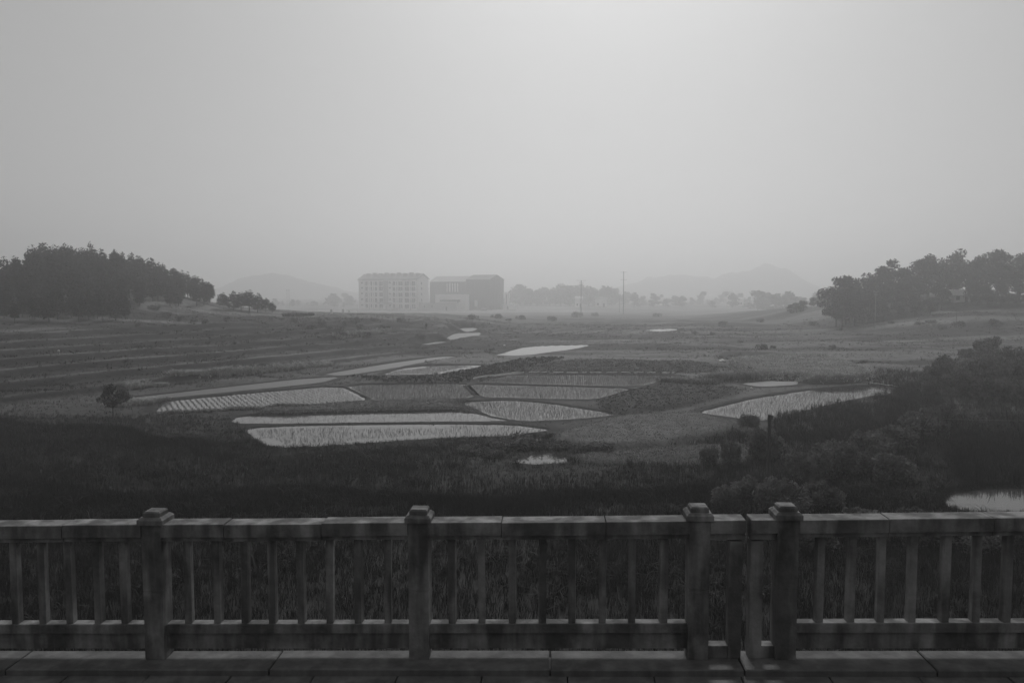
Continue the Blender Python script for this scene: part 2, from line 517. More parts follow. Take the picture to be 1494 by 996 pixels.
x, y = scatter(1500, 22, 62)
z, alb, wet = ground(x, y, True)
k = (wet > .4) & (fbm(x, y, 6, 2) > .47) & outside(x, y); x, y, z = x[k], y[k], z[k]
V, F, A = blades(np.stack([x, y, z - .04], 1), rng.uniform(.6, 1.15, len(x)), .045, 1.25, 14, rng.uniform(.02, .05, len(x)), 3, .1)
tag(link("arching_weeds", np_mesh("arching_weeds", V, F, M_GRASS, A)), "coarse arching weeds standing out of the dark meadow grass", "weeds", kind="stuff")
x, y = scatter(5200, 100, 270)
z, alb, wet = ground(x, y, True)
k = (wet > .5) & (fbm(x, y, 22, 3) > .46); x, y, z, alb = x[k], y[k], z[k], alb[k]
V, F, A = blades(np.stack([x, y, z - .05], 1), rng.uniform(.3, .75, len(x)), .13, .9, 9, alb * .7, 1, .4)
tag(link("tussock_grass", np_mesh("tussock_grass", V, F, M_GRASS, A)), "dark tussocks dotted over the far meadow", "grass", kind="stuff")

def in_plot(nme, n, h, width, nb, lean, alb, name, label, cat):
    poly = plot_of[nme]; lo, hi = poly.min(0), poly.max(0)
    x = rng.uniform(lo[0], hi[0], n); y = rng.uniform(lo[1], hi[1], n)
    k = sdpoly(poly, x, y) < .3
    x, y = x[k], y[k]; z = ground(x, y)
    hh = h * rng.uniform(.7, 1.15, len(x))
    V, F, A = blades(np.stack([x, y, z - .03], 1), hh, width, lean, nb, alb * rng.uniform(.7, 1.3, len(x)), 2)
    tag(link(name, np_mesh(name, V, F, M_GRASS, A)), label, cat, kind="stuff")
in_plot("pale", 9000, .42, .06, 5, 1.0, .42, "standing_crop", "dense pale standing crop on the raised field by the leaf shaped paddy", "crop")
in_plot("fallow", 5000, .14, .05, 4, 1.0, .19, "fallow_grass", "short pale grass on the fallow hummock below the paddies", "grass")
in_plot("fallow2", 3500, .18, .045, 4, 1.0, .16, "fallow_grass", "pale rough grass strip behind the dark meadow, by the small upright shrubs", "grass")
in_plot("strip", 5000, .2, .05, 4, 1.0, .19, "bank_grass", "shaggy pale grass on the broad bank between the paddies", "grass")
in_plot("crop", 3500, .42, .12, 5, .9, .035, "leafy_crop", "dark leafy crop on the plot beside the mud strips", "crop")
in_plot("darkcrop", 4500, .22, .08, 4, .9, .07, "leafy_crop", "dark low crop behind the white film strip", "crop")
in_plot("mound", 2200, .22, .07, 4, .9, .04, "weed_cover", "sparse weeds on the dark tilled mound", "weeds")

# rice seedlings, standing in water in rows
for p in PADDIES:
    if not p[3]: continue
    rs, ps, bh = p[3]; poly = p[6]; a = R(p[4])
    c = poly.mean(0); r = np.linalg.norm(poly - c, axis=1).max()
    u = np.arange(-r, r, ps); w = np.arange(-r, r, rs)
    U, W = np.meshgrid(u, w)
    x = c[0] + U * math.cos(a) - W * math.sin(a); y = c[1] + U * math.sin(a) + W * math.cos(a)
    x = (x + rng.normal(0, .03, x.shape)).ravel(); y = (y + rng.normal(0, .03, y.shape)).ravel()
    lo, hi = poly.min(0), poly.max(0)
    k = (x > lo[0]) & (x < hi[0]) & (y > lo[1]) & (y < hi[1]); x, y = x[k], y[k]
    d = sdpoly(poly, x, y)
    lim = -.18 - (1.6 * smooth(.45, .6, fbm(x, y, 9, 2)) if p[0] in ("pale", "front") else 0)
    k = (d < lim) & (rng.random(len(x)) < {'front': .55, 'strip': .55, 'wedge': .8, 'rightpond': .75}.get(p[0], .97))
    x, y = x[k], y[k]
    V, F, A = blades(np.stack([x, y, np.full(len(x), -.1)], 1), np.full(len(x), bh), .024, .4, 3, np.full(len(x), .07), 1, .025)
    tag(link("rice_seedlings", np_mesh("rice_seedlings", V, F, M_GRASS, A)), "young rice seedlings standing in the " + p[5], "rice", kind="stuff")

# pale shaggy reed rows on the terraces
def pale_row(pts, n, h, wid, alb, label):
    q = np.array([gp(*a)[:2] for a in pts])
    L = np.concatenate([[0], np.cumsum(np.linalg.norm(np.diff(q, axis=0), axis=1))])
    t = rng.uniform(0, L[-1], n)
    x = np.interp(t, L, q[:, 0]) + rng.normal(0, wid, n); y = np.interp(t, L, q[:, 1]) + rng.normal(0, wid, n)
    z, _, wet = ground(x, y, True); k = wet > .1; x, y, z, t = x[k], y[k], z[k], t[k]
    hh = h * (.5 + .9 * vnoise(t, t * 0, 1.1)) * rng.uniform(.8, 1.1, len(x))
    V, F, A = blades(np.stack([x, y, z - .03], 1), hh, .05, 1.1, 7, alb * rng.uniform(.7, 1.3, len(x)), 3, .1)
    tag(link("pale_reeds", np_mesh("pale_reeds", V, F, M_GRASS, A)), label, "reeds", kind="stuff")
pale_row([(248,549),(330,544),(420,540),(482,533)], 1000, .95, .35, 0.39, "long row of pale shaggy reeds on the terrace edge")
pale_row([(186,568),(210,565),(240,563)], 260, .8, .3, 0.39, "short row of pale reeds above the mud paddy")
pale_row([(178,592),(205,589),(238,585)], 420, .8, .7, 0.34, "pale reeds at the left end of the planted rows")
pale_row([(236,604),(300,599),(360,597),(440,592)], 420, .5, .3, 0.29, "pale grass fringe along the front of the planted rows")
pale_row([(965,556),(1000,557),(1040,560)], 500, .8, .6, .2, "tangled pale weeds behind the tilled mound")
pale_row([(1040,556),(1060,552),(1095,553)], 500, 1.3, .9, .15, "taller weed thicket between the mound and pale field")
pale_row([(490,495),(530,488),(560,483)], 300, .9, .6, 0.31, "pale grass clumps on the hummocks beyond the terraces")

# tall reeds by the near pool
def reed_patch(px0, px1, py0, py1, n, h, alb, label, lean=.5, width=.04, keep=None):
    Q = [(rng.uniform(px0, px1) + rng.normal(0, 6), rng.uniform(py0, py1) + rng.normal(0, 3)) for _ in range(n)]
    P = np.array([onplane(a, b, 0) for a, b in Q if keep is None or keep(a, b)])
    z, _, wet = ground(P[:, 0], P[:, 1], True); k = wet > .1; P, z = P[k], z[k]
    V, F, A = blades(np.stack([P[:, 0], P[:, 1], np.maximum(z, -.1) - .02], 1), h * (.55 + .9 * fbm(P[:, 0], P[:, 1], 5, 2)) * rng.uniform(.7, 1.1, len(P)), width, lean, 6, alb * rng.uniform(.7, 1.3, len(P)), 3, .12)
    tag(link("tall_reeds", np_mesh("tall_reeds", V, F, M_GRASS, A)), label, "reeds", kind="stuff")
reed_patch(1388, 1560, 640, 706, 1700, 1.0, .03, "tall upright reeds standing behind the near pool", .25)
reed_patch(1380, 1560, 618, 640, 420, 1.9, .05, "tall arching pampas reeds under the thin wire", .8, .06)
reed_patch(1300, 1560, 575, 620, 1700, .8, .034, "dark coarse reeds beside the leaf shaped paddy", .5)
reed_patch(-60, 395, 608, 665, 4500, .36, .065, "dark grass field left of the flooded paddies", .5, keep=lambda px, py: px < 335 + (py - 610) * 1.3 + rng.normal(0, 7))
reed_patch(1275, 1372, 545, 590, 1500, .7, .03, "dark reeds between the leaf shaped paddy and the thicket", .5)
reed_patch(1130, 1330, 590, 640, 1800, .9, .034, "dark reed bank in front of the leaf shaped paddy", .5)

# ------------------------------------------------------------------ the railing and the bridge edge
FP = onplane(613, 955, 12 - 2.775)
HS = 1.045
FB, FG = R(2.7), .022
fdir = np.array([math.cos(FB), -math.sin(FB)])
def fs_of_px(px):
    """distance along the railing of a photo column"""
    k = (px - 747) / FPX
    # (FP.x + s c) = k' (FP.y - s sin) ; depth measured along the view axis is close to Y here
    d = ray(px, 850); k = d[0] / d[1]
    return (k * FP[1] - FP[0]) / (fdir[0] + k * math.sin(FB))
LEDGE_Z = 0.0
def railing(label, posts, panels, ends):
    root = empty("concrete_railing", FP, -FB); root.scale = (1, 1, HS)
    tag(root, label, "railing", "railing sections along the bridge edge")
    # post, cap
    pm = MB().box(-.075, .075, -.075, .075, 0, .50).box(-.0755, .0755, -.0755, .0755, .507, .998).box(-.071, .071, -.071, .071, .49, .52).mesh("post", M_CONC)
    cm = MB().box(-.098, .098, -.098, .098, .998, 1.05, ch=.018).box(-.066, .066, -.066, .066, 1.05, 1.088, ch=.010).mesh("post_cap", M_CONC)
    for s in posts:
        p = link("post", pm, root, (s, 0, s * FG / HS))
        c = link("post_cap", cm, p)
    bm_ = MB().box(-.026, .026, -.03, .03, .245, .9).mesh("baluster", M_CONC)
    def shear(mb): mb.v = [(x, y, z + x * FG / HS) for x, y, z in mb.v]; return mb
    for a, b, nb, low in panels:
        L = b - a
        cuts = sorted(a + L * t for t in ([.31, .68] if nb > 4 else []))
        e = [a + .0755] + [c + random.uniform(-.1, .1) for c in cuts] + [b - .0755]
        for i in range(len(e) - 1):
            j = .0025
            mb = MB().box(e[i] + (j if i else 0), e[i + 1] - j, -.085, .085, .905, .998, ch=.004)
            mb.box(e[i] + (j if i else 0), e[i + 1] - j, -.065, .065, .872, .905)
            shear(mb).build("coping_stone", M_CONC, root, (0, random.uniform(-.005, .005), random.uniform(-.004, .004)))
        if low:
            shear(MB().box(a + .0755, b - .0755, -.045, .045, .182, .25, ch=.006)).build("bottom_rail", M_CONC, root)
            shear(MB().box(a + .0755, b - .0755, -.022, .03, .06, .182)).build("plinth_panel", M_CONC, root)
            for k in range(nb):
                s = a + .25 + (L - .5) * k / (nb - 1)
                bl = link("baluster", bm_, root, (s + random.uniform(-.006, .006), random.uniform(-.006, .006), s * FG / HS)); bl.rotation_euler = (0, random.uniform(-.006, .006), random.uniform(-.12, .12))
    for a, b, x in ends:      # half bays at the expansion joint
        lo, hi = (a + .0755, b) if a < x else (b, a - .0755)
        shear(MB().box(lo, hi, -.085, .085, .905, .998, ch=.004).box(lo, hi, -.05, .05, .852, .905)).build("coping_stone", M_CONC, root)
        shear(MB().box(x - .045, x + .045, -.05, .05, 0, .84)).build("end_post", M_CONC, root)
        shear(MB().box(lo, x - .047 if x > lo + .1 else hi, -.04, .05, 0, .085)).build("kick_block", M_CONC, root) if a < x else \
            shear(MB().box(x + .047, hi, -.04, .05, 0, .085)).build("kick_block", M_CONC, root)
    return root
S = {k: fs_of_px(k) for k in (230, 613, 1017, 1144, 1072, 1100, 1083, 1091)}
pl = S[230]
bay = S[613] - pl
railing("weathered grey concrete railing, long run ending at the joint", [pl - 2 * bay, pl - bay, pl, S[613], S[1017]],
        [(pl - 2 * bay, pl - bay, 8, True), (pl - bay, pl, 8, True), (pl, S[613], 8, True), (S[613], S[1017], 8, True)], [(S[1017], S[1083], S[1072] - .005)])
railing("weathered grey concrete railing beyond the joint, beside the reed pool", [S[1144], S[1144] + bay * 1.02, S[1144] + bay * 2.04],
        [(S[1144], S[1144] + bay * 1.02, 8, True), (S[1144] + bay * 1.02, S[1144] + bay * 2.04, 8, True)], [(S[1144], S[1091], S[1100] + .005)])

# bridge edge: ledge slabs, lower walkway slabs, beam underneath
deck = empty("bridge_deck", FP, -FB)
tag(deck, "grey concrete bridge edge carrying the railing", kind="structure")
def sheared(mb):
    mb.v = [(x, y, z + x * FG) for x, y, z in mb.v]; return mb
lj = [fs_of_px(q) for q in (-760, -360, 32, 405, 803, 1078, 1350, 1640, 2040)]
for a, b in zip(lj[:-1], lj[1:]):
    sheared(MB().box(a + .006, b - .006, -.225, .085, -.055, -.002 + random.uniform(-.003, .002), ch=.008)).build("ledge_slab", M_SLAB, deck)
sheared(MB().box(lj[0], lj[-1], -.19, .08, -.9, -.0555)).build("edge_beam", M_SLAB, deck)
wj = np.arange(lj[0], lj[-1], .62)
for a in wj:
    sheared(MB().box(a + .004, a + .616, -1.0, -.195, -.11, -.052 + random.uniform(-.003, .003), ch=.005)).build("walkway_slab", M_SLAB, deck)
sheared(MB().box(lj[0], lj[-1], -13.5, -.192, -.9, -.112)).build("deck_slab", M_SLAB, deck)

def wall_holes(mb, L, H, holes, th=.3):
    xs = sorted({0, L, *[h[0] for h in holes], *[h[1] for h in holes]}); zs = sorted({0, H, *[h[2] for h in holes], *[h[3] for h in holes]})
    solid = lambda i, j: 0 <= i < len(xs) - 1 and 0 <= j < len(zs) - 1 and not any(h[0] <= (xs[i] + xs[i + 1]) / 2 <= h[1] and h[2] <= (zs[j] + zs[j + 1]) / 2 <= h[3] for h in holes)
    for i in range(len(xs) - 1):
        for j in range(len(zs) - 1):
            if not solid(i, j): continue
            a, b, c, d = xs[i], xs[i + 1], zs[j], zs[j + 1]
            mb.add([(a, 0, c), (b, 0, c), (b, 0, d), (a, 0, d)], [(0, 1, 2, 3)])
            if not solid(i - 1, j): mb.add([(a, 0, c), (a, 0, d), (a, th, d), (a, th, c)], [(0, 1, 2, 3)])
            if not solid(i + 1, j): mb.add([(b, 0, c), (b, th, c), (b, th, d), (b, 0, d)], [(0, 1, 2, 3)])
            if not solid(i, j - 1): mb.add([(a, 0, c), (a, th, c), (b, th, c), (b, 0, c)], [(0, 1, 2, 3)])
            if not solid(i, j + 1): mb.add([(a, 0, d), (b, 0, d), (b, th, d), (a, th, d)], [(0, 1, 2, 3)])
    return mb
# the passenger carriage standing on the track on the other side of the walkway (it shades the railing's face)
car = empty("passenger_carriage", (0, -1.7, FP[2] + .25))
tag(car, "long dark passenger carriage with a window row on the track facing the railing", "train")
M_CAR = mat("carriage_paint", .12, rough=.4, var=.1, scale=.5)
wins = [(1.0 + i * 2.3, 2.5 + i * 2.3, 1.05, 1.95) for i in range(10)]
cw = wall_holes(MB(), 24.4, 2.75, wins, .12)
cw.v = [(12.2 - x, -y, .95 + z) for x, y, z in cw.v]
cw.build("body_side", M_CAR, car)
MB().box(-12.2, 12.2, -3.0, -.13, .95, 1.1).build("floor", M_METAL, car)
MB().box(-12.2, 12.2, -3.1, -3.0, 1.1, 3.7).build("body_side", M_CAR, car)
for x in (-12.2, 12.1): MB().box(x, x + .1, -2.999, -.121, 1.101, 3.699).build("end_wall", M_CAR, car)
MB().add([(x, y, z) for x in (-12.25, 12.25) for y, z in ((.03, 3.7), (-.3, 4.0), (-1.5, 4.2), (-2.7, 4.0), (-3.13, 3.7))],
         [(0, 1, 6, 5), (1, 2, 7, 6), (2, 3, 8, 7), (3, 4, 9, 8), (0, 5, 9, 4), (4, 3, 2, 1, 0), (5, 6, 7, 8, 9)]).build("roof", M_METAL, car)
for (a, b, c, d) in wins:
    MB().box(12.2 - b, 12.2 - a, -.1, -.06, .95 + c, .95 + d).build("window", M_GLASS, car)
for x in (-8.5, 8.5):
    bg_ = MB().box(x - 1.6, x + 1.6, -2.6, -.5, .45, .85).build("bogie", M_METAL, car)
    for dx in (-1.1, 1.1):
        for yy in (-.7, -2.3):
            MB().tube([(x + dx, yy - .06, .42), (x + dx, yy + .06, .42)], .42, 20).build("wheel", M_METAL, bg_)
for yy, lab in ((-2.4, "worn steel rail nearer the railing under the carriage"), (-4.0, "worn steel rail farther from the railing under the carriage")):
    o = MB().box(-13, 16, yy - .035, yy + .035, 0, .16).build("steel_rail", M_METAL); o.location = (0, 0, FP[2] + .09)
    tag(o, lab, "rail")

# ------------------------------------------------------------------ trees
def leaves(cl, n, size, flat=.0):
    """cl: list of (centre, radii) clusters; n quads in all -> verts, tris"""
    c = np.array([q[0] for q in cl]); r = np.array([q[1] for q in cl])
    w = (r[:, 0] * r[:, 1]); w = w / w.sum()
    k = rng.choice(len(cl), n, p=w)
    d = rng.normal(size=(n, 3)); d /= np.linalg.norm(d, axis=1, keepdims=True)
    rad = rng.random(n) ** .3
    P = c[k] + d * r[k] * rad[:, None]
    t = rng.normal(size=(n, 3)); t[:, 2] *= (1 - flat); t /= np.linalg.norm(t, axis=1, keepdims=True)
    b = np.cross(t, rng.normal(size=(n, 3))); b /= np.linalg.norm(b, axis=1, keepdims=True)
    s = size * rng.uniform(.5, 1.3, n)[:, None]
    V = np.stack([P - t * s, P + b * s * .45, P + t * s, P - b * s * .45], 1).reshape(-1, 3)
    F = np.arange(n * 4).reshape(-1, 4)
    return V, F
def pine_var(seed, hgt, start, rmax, n=750):
    r_ = random.Random(seed)
    cl = []
    z = start * hgt
    lean = r_.uniform(-.3, .3)
    while z < hgt * .99:
        t = (z - start * hgt) / (hgt * (1 - start))
        rr = rmax * (1 - t ** 1.7) * (.55 + .45 * math.sin(min(1, t * 2.2) * math.pi / 2)) * r_.uniform(.75, 1.15) + .18
        m = 5 if rr > 1 else (3 if rr > .5 else 1)
        a0 = r_.uniform(0, 6.28)
        for i in range(m):
            a = a0 + i * 6.28 / m + r_.uniform(-.4, .4)
            q = rr * r_.uniform(.45, .8) if m > 1 else 0
            cl.append(((math.cos(a) * q + lean * t, math.sin(a) * q, z + r_.uniform(-.25, .25)), (rr * .42 + .12, rr * .42 + .12, .34 + .1 * rr)))
        z += hgt * .068
    V, F = leaves(cl, n, .36, .4)
    crown = np_mesh("crown", V, F, M_PINE)
    tr = MB().tube([(0, 0, -.3), (0, 0, hgt * .4), (lean * .5, 0, hgt * .75), (lean, 0, hgt * .97)], [.17, .13, .07, .02], 6)
    for i in range(5):
        zz = hgt * (start - .05 + i * .1); a = i * 2.4
        tr.tube([(0, 0, zz), (math.cos(a) * rmax * .6, math.sin(a) * rmax * .6, zz + .3)], [.045, .015], 4)
    return tr.mesh("trunk", M_BARK), crown
def broad_var(seed, hgt, trunk, rad, n, size, m, nclus=16, open_=.5):
    r_ = random.Random(seed)
    cl, tips = [], []
    for i in range(nclus):
        a = r_.uniform(0, 6.28); t = r_.random()
        zz = hgt * (trunk + (1 - trunk) * (.12 + .8 * t))
        q = rad * math.sin(math.pi * min(.97, .22 + .75 * t)) * r_.uniform(.25, 1.0)
        rr = rad * r_.uniform(.26, .46)
        cl.append(((math.cos(a) * q, math.sin(a) * q, zz), (rr, rr, rr * .72)))
    V, F = leaves(cl, n, size, .2)
    crown = np_mesh("crown", V, F, m)
    tr = MB().tube([(0, 0, -.3), (r_.uniform(-.1, .1), 0, hgt * trunk), (r_.uniform(-.3, .3) * rad * .3, .1, hgt * .75)], [hgt * .024, hgt * .018, hgt * .006], 7)
    for (c, _) in cl[:12]:
        b = Vector((0, 0, hgt * trunk * r_.uniform(.7, 1.1)))
        mid = b.lerp(Vector(c), .55) + Vector((0, 0, hgt * .03))
        tr.tube([b, mid, c], [hgt * .011, hgt * .007, hgt * .003], 5)
    return tr.mesh("trunk", M_BARK), crown
def shrub_var(seed, hgt, rad, n, size, nclus=12):
    r_ = random.Random(seed)
    cl = []
    for i in range(nclus):
        a = r_.uniform(0, 6.28); q = rad * math.sqrt(r_.random()) * .85
        top = hgt * (1 - .45 * (q / rad) ** 2) * r_.uniform(.6, 1)
        rr = rad * r_.uniform(.22, .36)
        cl.append(((math.cos(a) * q, math.sin(a) * q, top * .75), (rr, rr, rr * .8)))
        cl.append(((math.cos(a) * q, math.sin(a) * q, top * .32), (rr, rr, hgt * .3)))
    V, F = leaves(cl, n, size, 0)
    V[:, 2] = np.maximum(V[:, 2], -.05)
    crown = np_mesh("foliage", V, F, M_SHRUB)
    st = MB()
    for i in range(5):
        a = i * 1.3 + r_.random(); st.tube([(0, 0, -.2), (math.cos(a) * rad * .35, math.sin(a) * rad * .35, hgt * .5), (math.cos(a) * rad * .6, math.sin(a) * rad * .6, hgt * .8)], [.04, .03, .012], 5)
    return st.mesh("stems", M_BARK), crown
def plant(name, var, loc, scale, rz, label, cat, group=None, sz=None):
    root = empty(name, loc, rz)
    root.scale = (scale, scale, sz or scale)
    link("stem" if "foliage" in var[1].name else "trunk", var[0], root)
    link("foliage" if "foliage" in var[1].name else "crown", var[1], root)
    return tag(root, label, cat, group)

PINES = [pine_var(i, 10, .16 + .06 * (i % 3), 2.3 + .25 * (i % 4), 1300) for i in range(6)]
BROAD = [broad_var(20 + i, 10, .14, 3.6 + .3 * (i % 3), 2400, .34, M_LEAF, 26) for i in range(6)]
FARB = [broad_var(40 + i, 9, .06, 4.0, 900, .6, M_LEAF, 18) for i in range(4)]
SHRUBS = [shrub_var(60 + i, 2.0, 1.5, 3200, .115) for i in range(5)]
BUSHES = [shrub_var(80 + i, 1.6, 1.5, 700, .16) for i in range(4)]

# pine hill: the wooded area seen in the photograph, in world metres
pts = []
poly_hill = chaikin(np.array([(-112,128),(-86,134),(-72,150),(-84,172),(-78,190),(-77,203),(-84,226),(-104,232),(-170,235),(-180,150)]), 1)
tries = 0
while len(pts) < 290 and tries < 14000:
    tries += 1
    x, y = random.uniform(-176, -64), random.uniform(126, 234)
    if sdpoly(poly_hill, np.array([x]), np.array([y]))[0] > 0: continue
    if x / y < -.70: continue
    if any((x - a) ** 2 + (y - b) ** 2 < 3.6 ** 2 for a, b in pts): continue
    pts.append((x, y))
def pine_label(x, y):
    if y > 205: return "pine on the crest of the wooded hill, top against the sky", "pine tree", "pines on the hill crest"
    if x > -84: return "pine at the thin end of the wooded hill beside the meadow", "pine tree", "pines at the thin end of the wood"
    if y < 152: return "pine at the foot of the wooded hill above the terraces", "pine tree", "pines at the foot of the hill"
    return "pine in the dense middle of the wooded hillside", "pine tree", "pines in the middle of the hillside"
for x, y in pts:
    sc = random.uniform(.86, 1.02) * float(1 - .42 * smooth(-104, -77, x) - .3 * smooth(.575, .63, -x / y))
    plant("pine_tree", random.choice(PINES), (x, y, gz(x, y) - .1), sc, random.uniform(0, 6.28), *pine_label(x, y), sc * random.uniform(.92, 1.06))
# the small clump right of the hill
for px, py, hpx in [(326,452,26),(341,453,30),(352,454,29),(364,455,33),(376,456,30),(388,456,22),(397,457,17)]:
    b = gp(px, py); s = hpx * b[1] / FPX / 10
    plant("pine_tree", random.choice(PINES[:3]), b, s * 1.6, random.random() * 6, "rounded pine in the small clump at the end of the wooded hill", "pine tree", "small pine clump", s)
# lone tree on the left terrace
b = gp(165, 606); s = 46 * b[1] / FPX / 10
plant("small_tree", broad_var(99, 10, .3, 4.4, 1500, .45, M_LEAF, 16), b, s, 1, "lone small dark tree with visible trunk at the terrace edge", "tree")

# right hill, broadleaf wood: px, top y, base guess Y
RT = [(1222,404,232),(1236,402,236),(1250,410,240),(1262,398,246),(1278,402,250),(1290,388,252),(1303,378,256),(1318,392,258),(1330,388,260),(1343,378,262),(1356,372,264),(1372,374,266),(1388,388,268),(1399,364,272),(1416,378,262),(1428,374,266),(1442,368,268),(1458,364,264),(1470,372,260),(1490,370,262),(1510,368,264),(1530,372,262),(1550,372,262),
      (1230,424,226),(1248,428,228),(1268,424,232),(1290,426,236),(1312,424,238),(1336,428,236),(1358,432,234),(1425,410,250),(1442,412,248),(1462,414,246),(1484,416,244),(1505,414,244),(1375,412,250)]
for px, ty, Y in RT:
    t = atY(px, ty, Y); x = t[0]; g = gz(x, Y); h = max(4, t[2] - g)
    k = max(.62, h / 10 * .9)
    plant("broadleaf_tree", random.choice(BROAD), (x, Y, g - .1), k, random.random() * 6, "leafy tree at the left edge of the hill wood" if px < 1270 else ("leafy tree behind the pale roofed house, on the skyline" if Y > 255 else "leafy tree at the front of the hill wood beside the house"), "tree", "hill wood edge" if px < 1270 else ("hill wood skyline" if Y > 255 else "hill wood front"), h / 10)

# far tree belt behind the buildings and across the valley
def belt(n, px0, px1, top0, top1, Y0, Y1, label, group):
    for i in range(n):
        px = px0 + (px1 - px0) * (i + random.random()) / n; Y = random.uniform(Y0, Y1) * (1.65 if Y0 > 340 else 1); ty = random.uniform(top0, top1)
        t = atY(px, ty, Y); g = gz(t[0], Y); h = max(3.5, t[2] - g)
        plant("distant_tree", random.choice(FARB), (t[0], Y, g - .1), h / 9 * random.uniform(1.0, 1.6), random.random() * 6, label, "tree", group, h / 9)
belt(14, 400, 520, 434, 444, 500, 560, "hazy tree left of the pale dormitory block", "hazy trees left of the dormitory")
belt(5, 478, 512, 426, 433, 540, 580, "hazy taller tree left of the pale dormitory block", "hazy taller trees left of the dormitory")
belt(22, 742, 905, 413, 424, 520, 600, "hazy tree in the belt right of the netted hall", "hazy tree belt right of the hall")
belt(20, 900, 1120, 424, 438, 470, 620, "hazy tree in the hamlet below the far hill", "hazy hamlet trees")
belt(12, 1100, 1215, 422, 436, 380, 480, "hazy tree near the low sheds left of the wood", "hazy trees near the sheds")
belt(9, 1150, 1215, 438, 444, 300, 330, "low dark tree beside the pale shed", "low trees beside the shed")

# bushes in the meadow
for px, py, w in [(805,468,16),(760,466,14),(742,468,10),(1055,473,14),(1110,470,12),(1188,475,14),(1240,472,18),(1258,472,14),(1300,472,10),(1342,474,14),(1358,472,18),(1375,480,14),(1112,510,18),(1128,508,12),(1080,500,10),(1012,487,12),(1040,489,10),(610,492,10),(617,494,9),(520,470,16),(505,474,14),(545,468,12),(690,466,20),(725,464,16),(842,463,16),(868,461,12),(960,462,14),(203,476,12),(240,462,22),(262,468,16),(283,470,12),(225,452,20),(300,472,12),(330,468,12),(480,482,14),(440,476,12),(470,473,14),(1218,456,20),(1240,457,18),(1262,456,18),(1285,457,20),(1305,456,16),(1330,456,18),(1350,455,16),(430,470,14),(455,480,16),(495,482,16),(525,480,14),(560,478,12),(585,470,14),(535,490,14),(500,490,12),(1225,482,10),(1215,508,10),(1400,476,16),(1450,474,18)]:
    b = gp(px, py); s = w * b[1] / FPX / 3
    plant("bush", random.choice(BUSHES), b, s, random.random() * 6, "low dark bush in the open meadow", "bush", "bushes scattered over the meadow", s * random.uniform(.7, 1.2))
# the bush thicket at the right
for px, py, w, h in [(1442,522,42,38),(1412,522,26,18),(1365,556,40,38),(1385,545,40,32),(1400,575,60,50),(1425,560,60,48),(1455,555,60,45),(1478,548,60,50),(1500,560,60,50),(1450,582,60,40),(1490,585,60,40),(1362,575,30,30),(1530,570,60,55)]:
    b = gp(px, py); s = w * b[1] / FPX / 3
    plant("bush", random.choice(SHRUBS), b, s, random.random() * 6, "large dark bush in the thicket beside the pale meadow", "bush", "dark thicket at the meadow's edge", h * b[1] / FPX / 2)
# shrubs on the near bank below the railing
def shrub_label(px, py):
    if py > 770: return "shrub showing between the balusters below the reed pool", "shrub", "shrubs seen between the balusters"
    if py > 725: return "leafy shrub rising just above the railing near its joint", "shrub", "shrubs just above the railing"
    if px < 1075 and py > 630: return "small upright shrub standing apart from the timber post", "shrub", "small upright shrubs"
    if px < 1135: return "round dark shrub beside the bare timber post", "shrub", "shrubs beside the timber post"
    if py < 650: return "low shrub on the bank under the leaf shaped paddy", "shrub", "low shrubs under the paddy"
    return "leafy shrub in the thick bank between timber post and reeds", "shrub", "shrubs of the thick bank"
for px, py, w, h in [(1033,674,34,30),(1062,672,36,38),(1114,667,64,54),(1092,621,34,20),(1185,700,70,56),(1172,690,60,40),(1225,690,80,60),(1265,672,80,50),(1300,655,80,48),(1340,640,80,46),(1375,625,60,46),(1062,742,66,44),(1105,742,80,60),(1150,748,80,56),(1190,740,70,50),(1290,700,80,50),(1410,628,60,36),(1180,800,90,60),(1260,790,100,60),(1340,790,100,60),(1420,800,100,60),(1490,795,100,60)]:
    b = gp(px, py); s = w * b[1] / FPX / 3
    plant("shrub", random.choice(SHRUBS), b, s, random.random() * 6, *shrub_label(px, py), h * b[1] / FPX / 2)
for px, py, w, h in [(770,652,70,22),(735,655,50,16),(815,655,40,16),(850,657,40,12),(690,660,50,14),(720,666,40,12),(880,655,40,10)]:
    b = gp(px, py); s = w * b[1] / FPX / 3
    plant("bush", random.choice(BUSHES), b, s, random.random() * 6, "low bush on the dark bank by the small pool", "bush", "low bushes by the small pool", h * b[1] / FPX / 1.6)

# ------------------------------------------------------------------ hills far behind
def hill(name, px, py, Y, rx, ry, label):
    t = atY(px, py, Y); h = t[2] + 12
    n = 90
    u = np.linspace(-1.6, 1.6, n)
    U, W = np.meshgrid(u, u)
    X = t[0] + U * rx; Yy = Y + W * ry
    r2 = U ** 2 + W ** 2
    Z = h * np.exp(-r2 * 1.6) * (1 - smooth(1.3, 1.6, np.sqrt(r2))) * (.7 + .6 * fbm(X, Yy, 70, 3)) + 3 * (fbm(X, Yy, 16, 2) - .5) * np.exp(-r2) * 3 - 12.0
    idx = np.arange(n * n).reshape(n, n)
    q = np.stack([idx[:-1, :-1], idx[:-1, 1:], idx[1:, 1:], idx[1:, :-1]], -1).reshape(-1, 4)
    v = np.stack([X, Yy, Z], -1).reshape(-1, 3)
    tag(link("hill", np_mesh("hill", v, q, M_GROUND, np.full(len(v), .045), True)), label, kind="structure")
hill("hill", 405, 404, 1700, 190, 140, "low wooded hill in haze left of the dormitory")
hill("hill", 1105, 389, 1850, 165, 140, "pointed hazy hill behind the hamlet")
hill("hill", 985, 399, 1900, 215, 140, "long low hazy hill behind the hamlet")

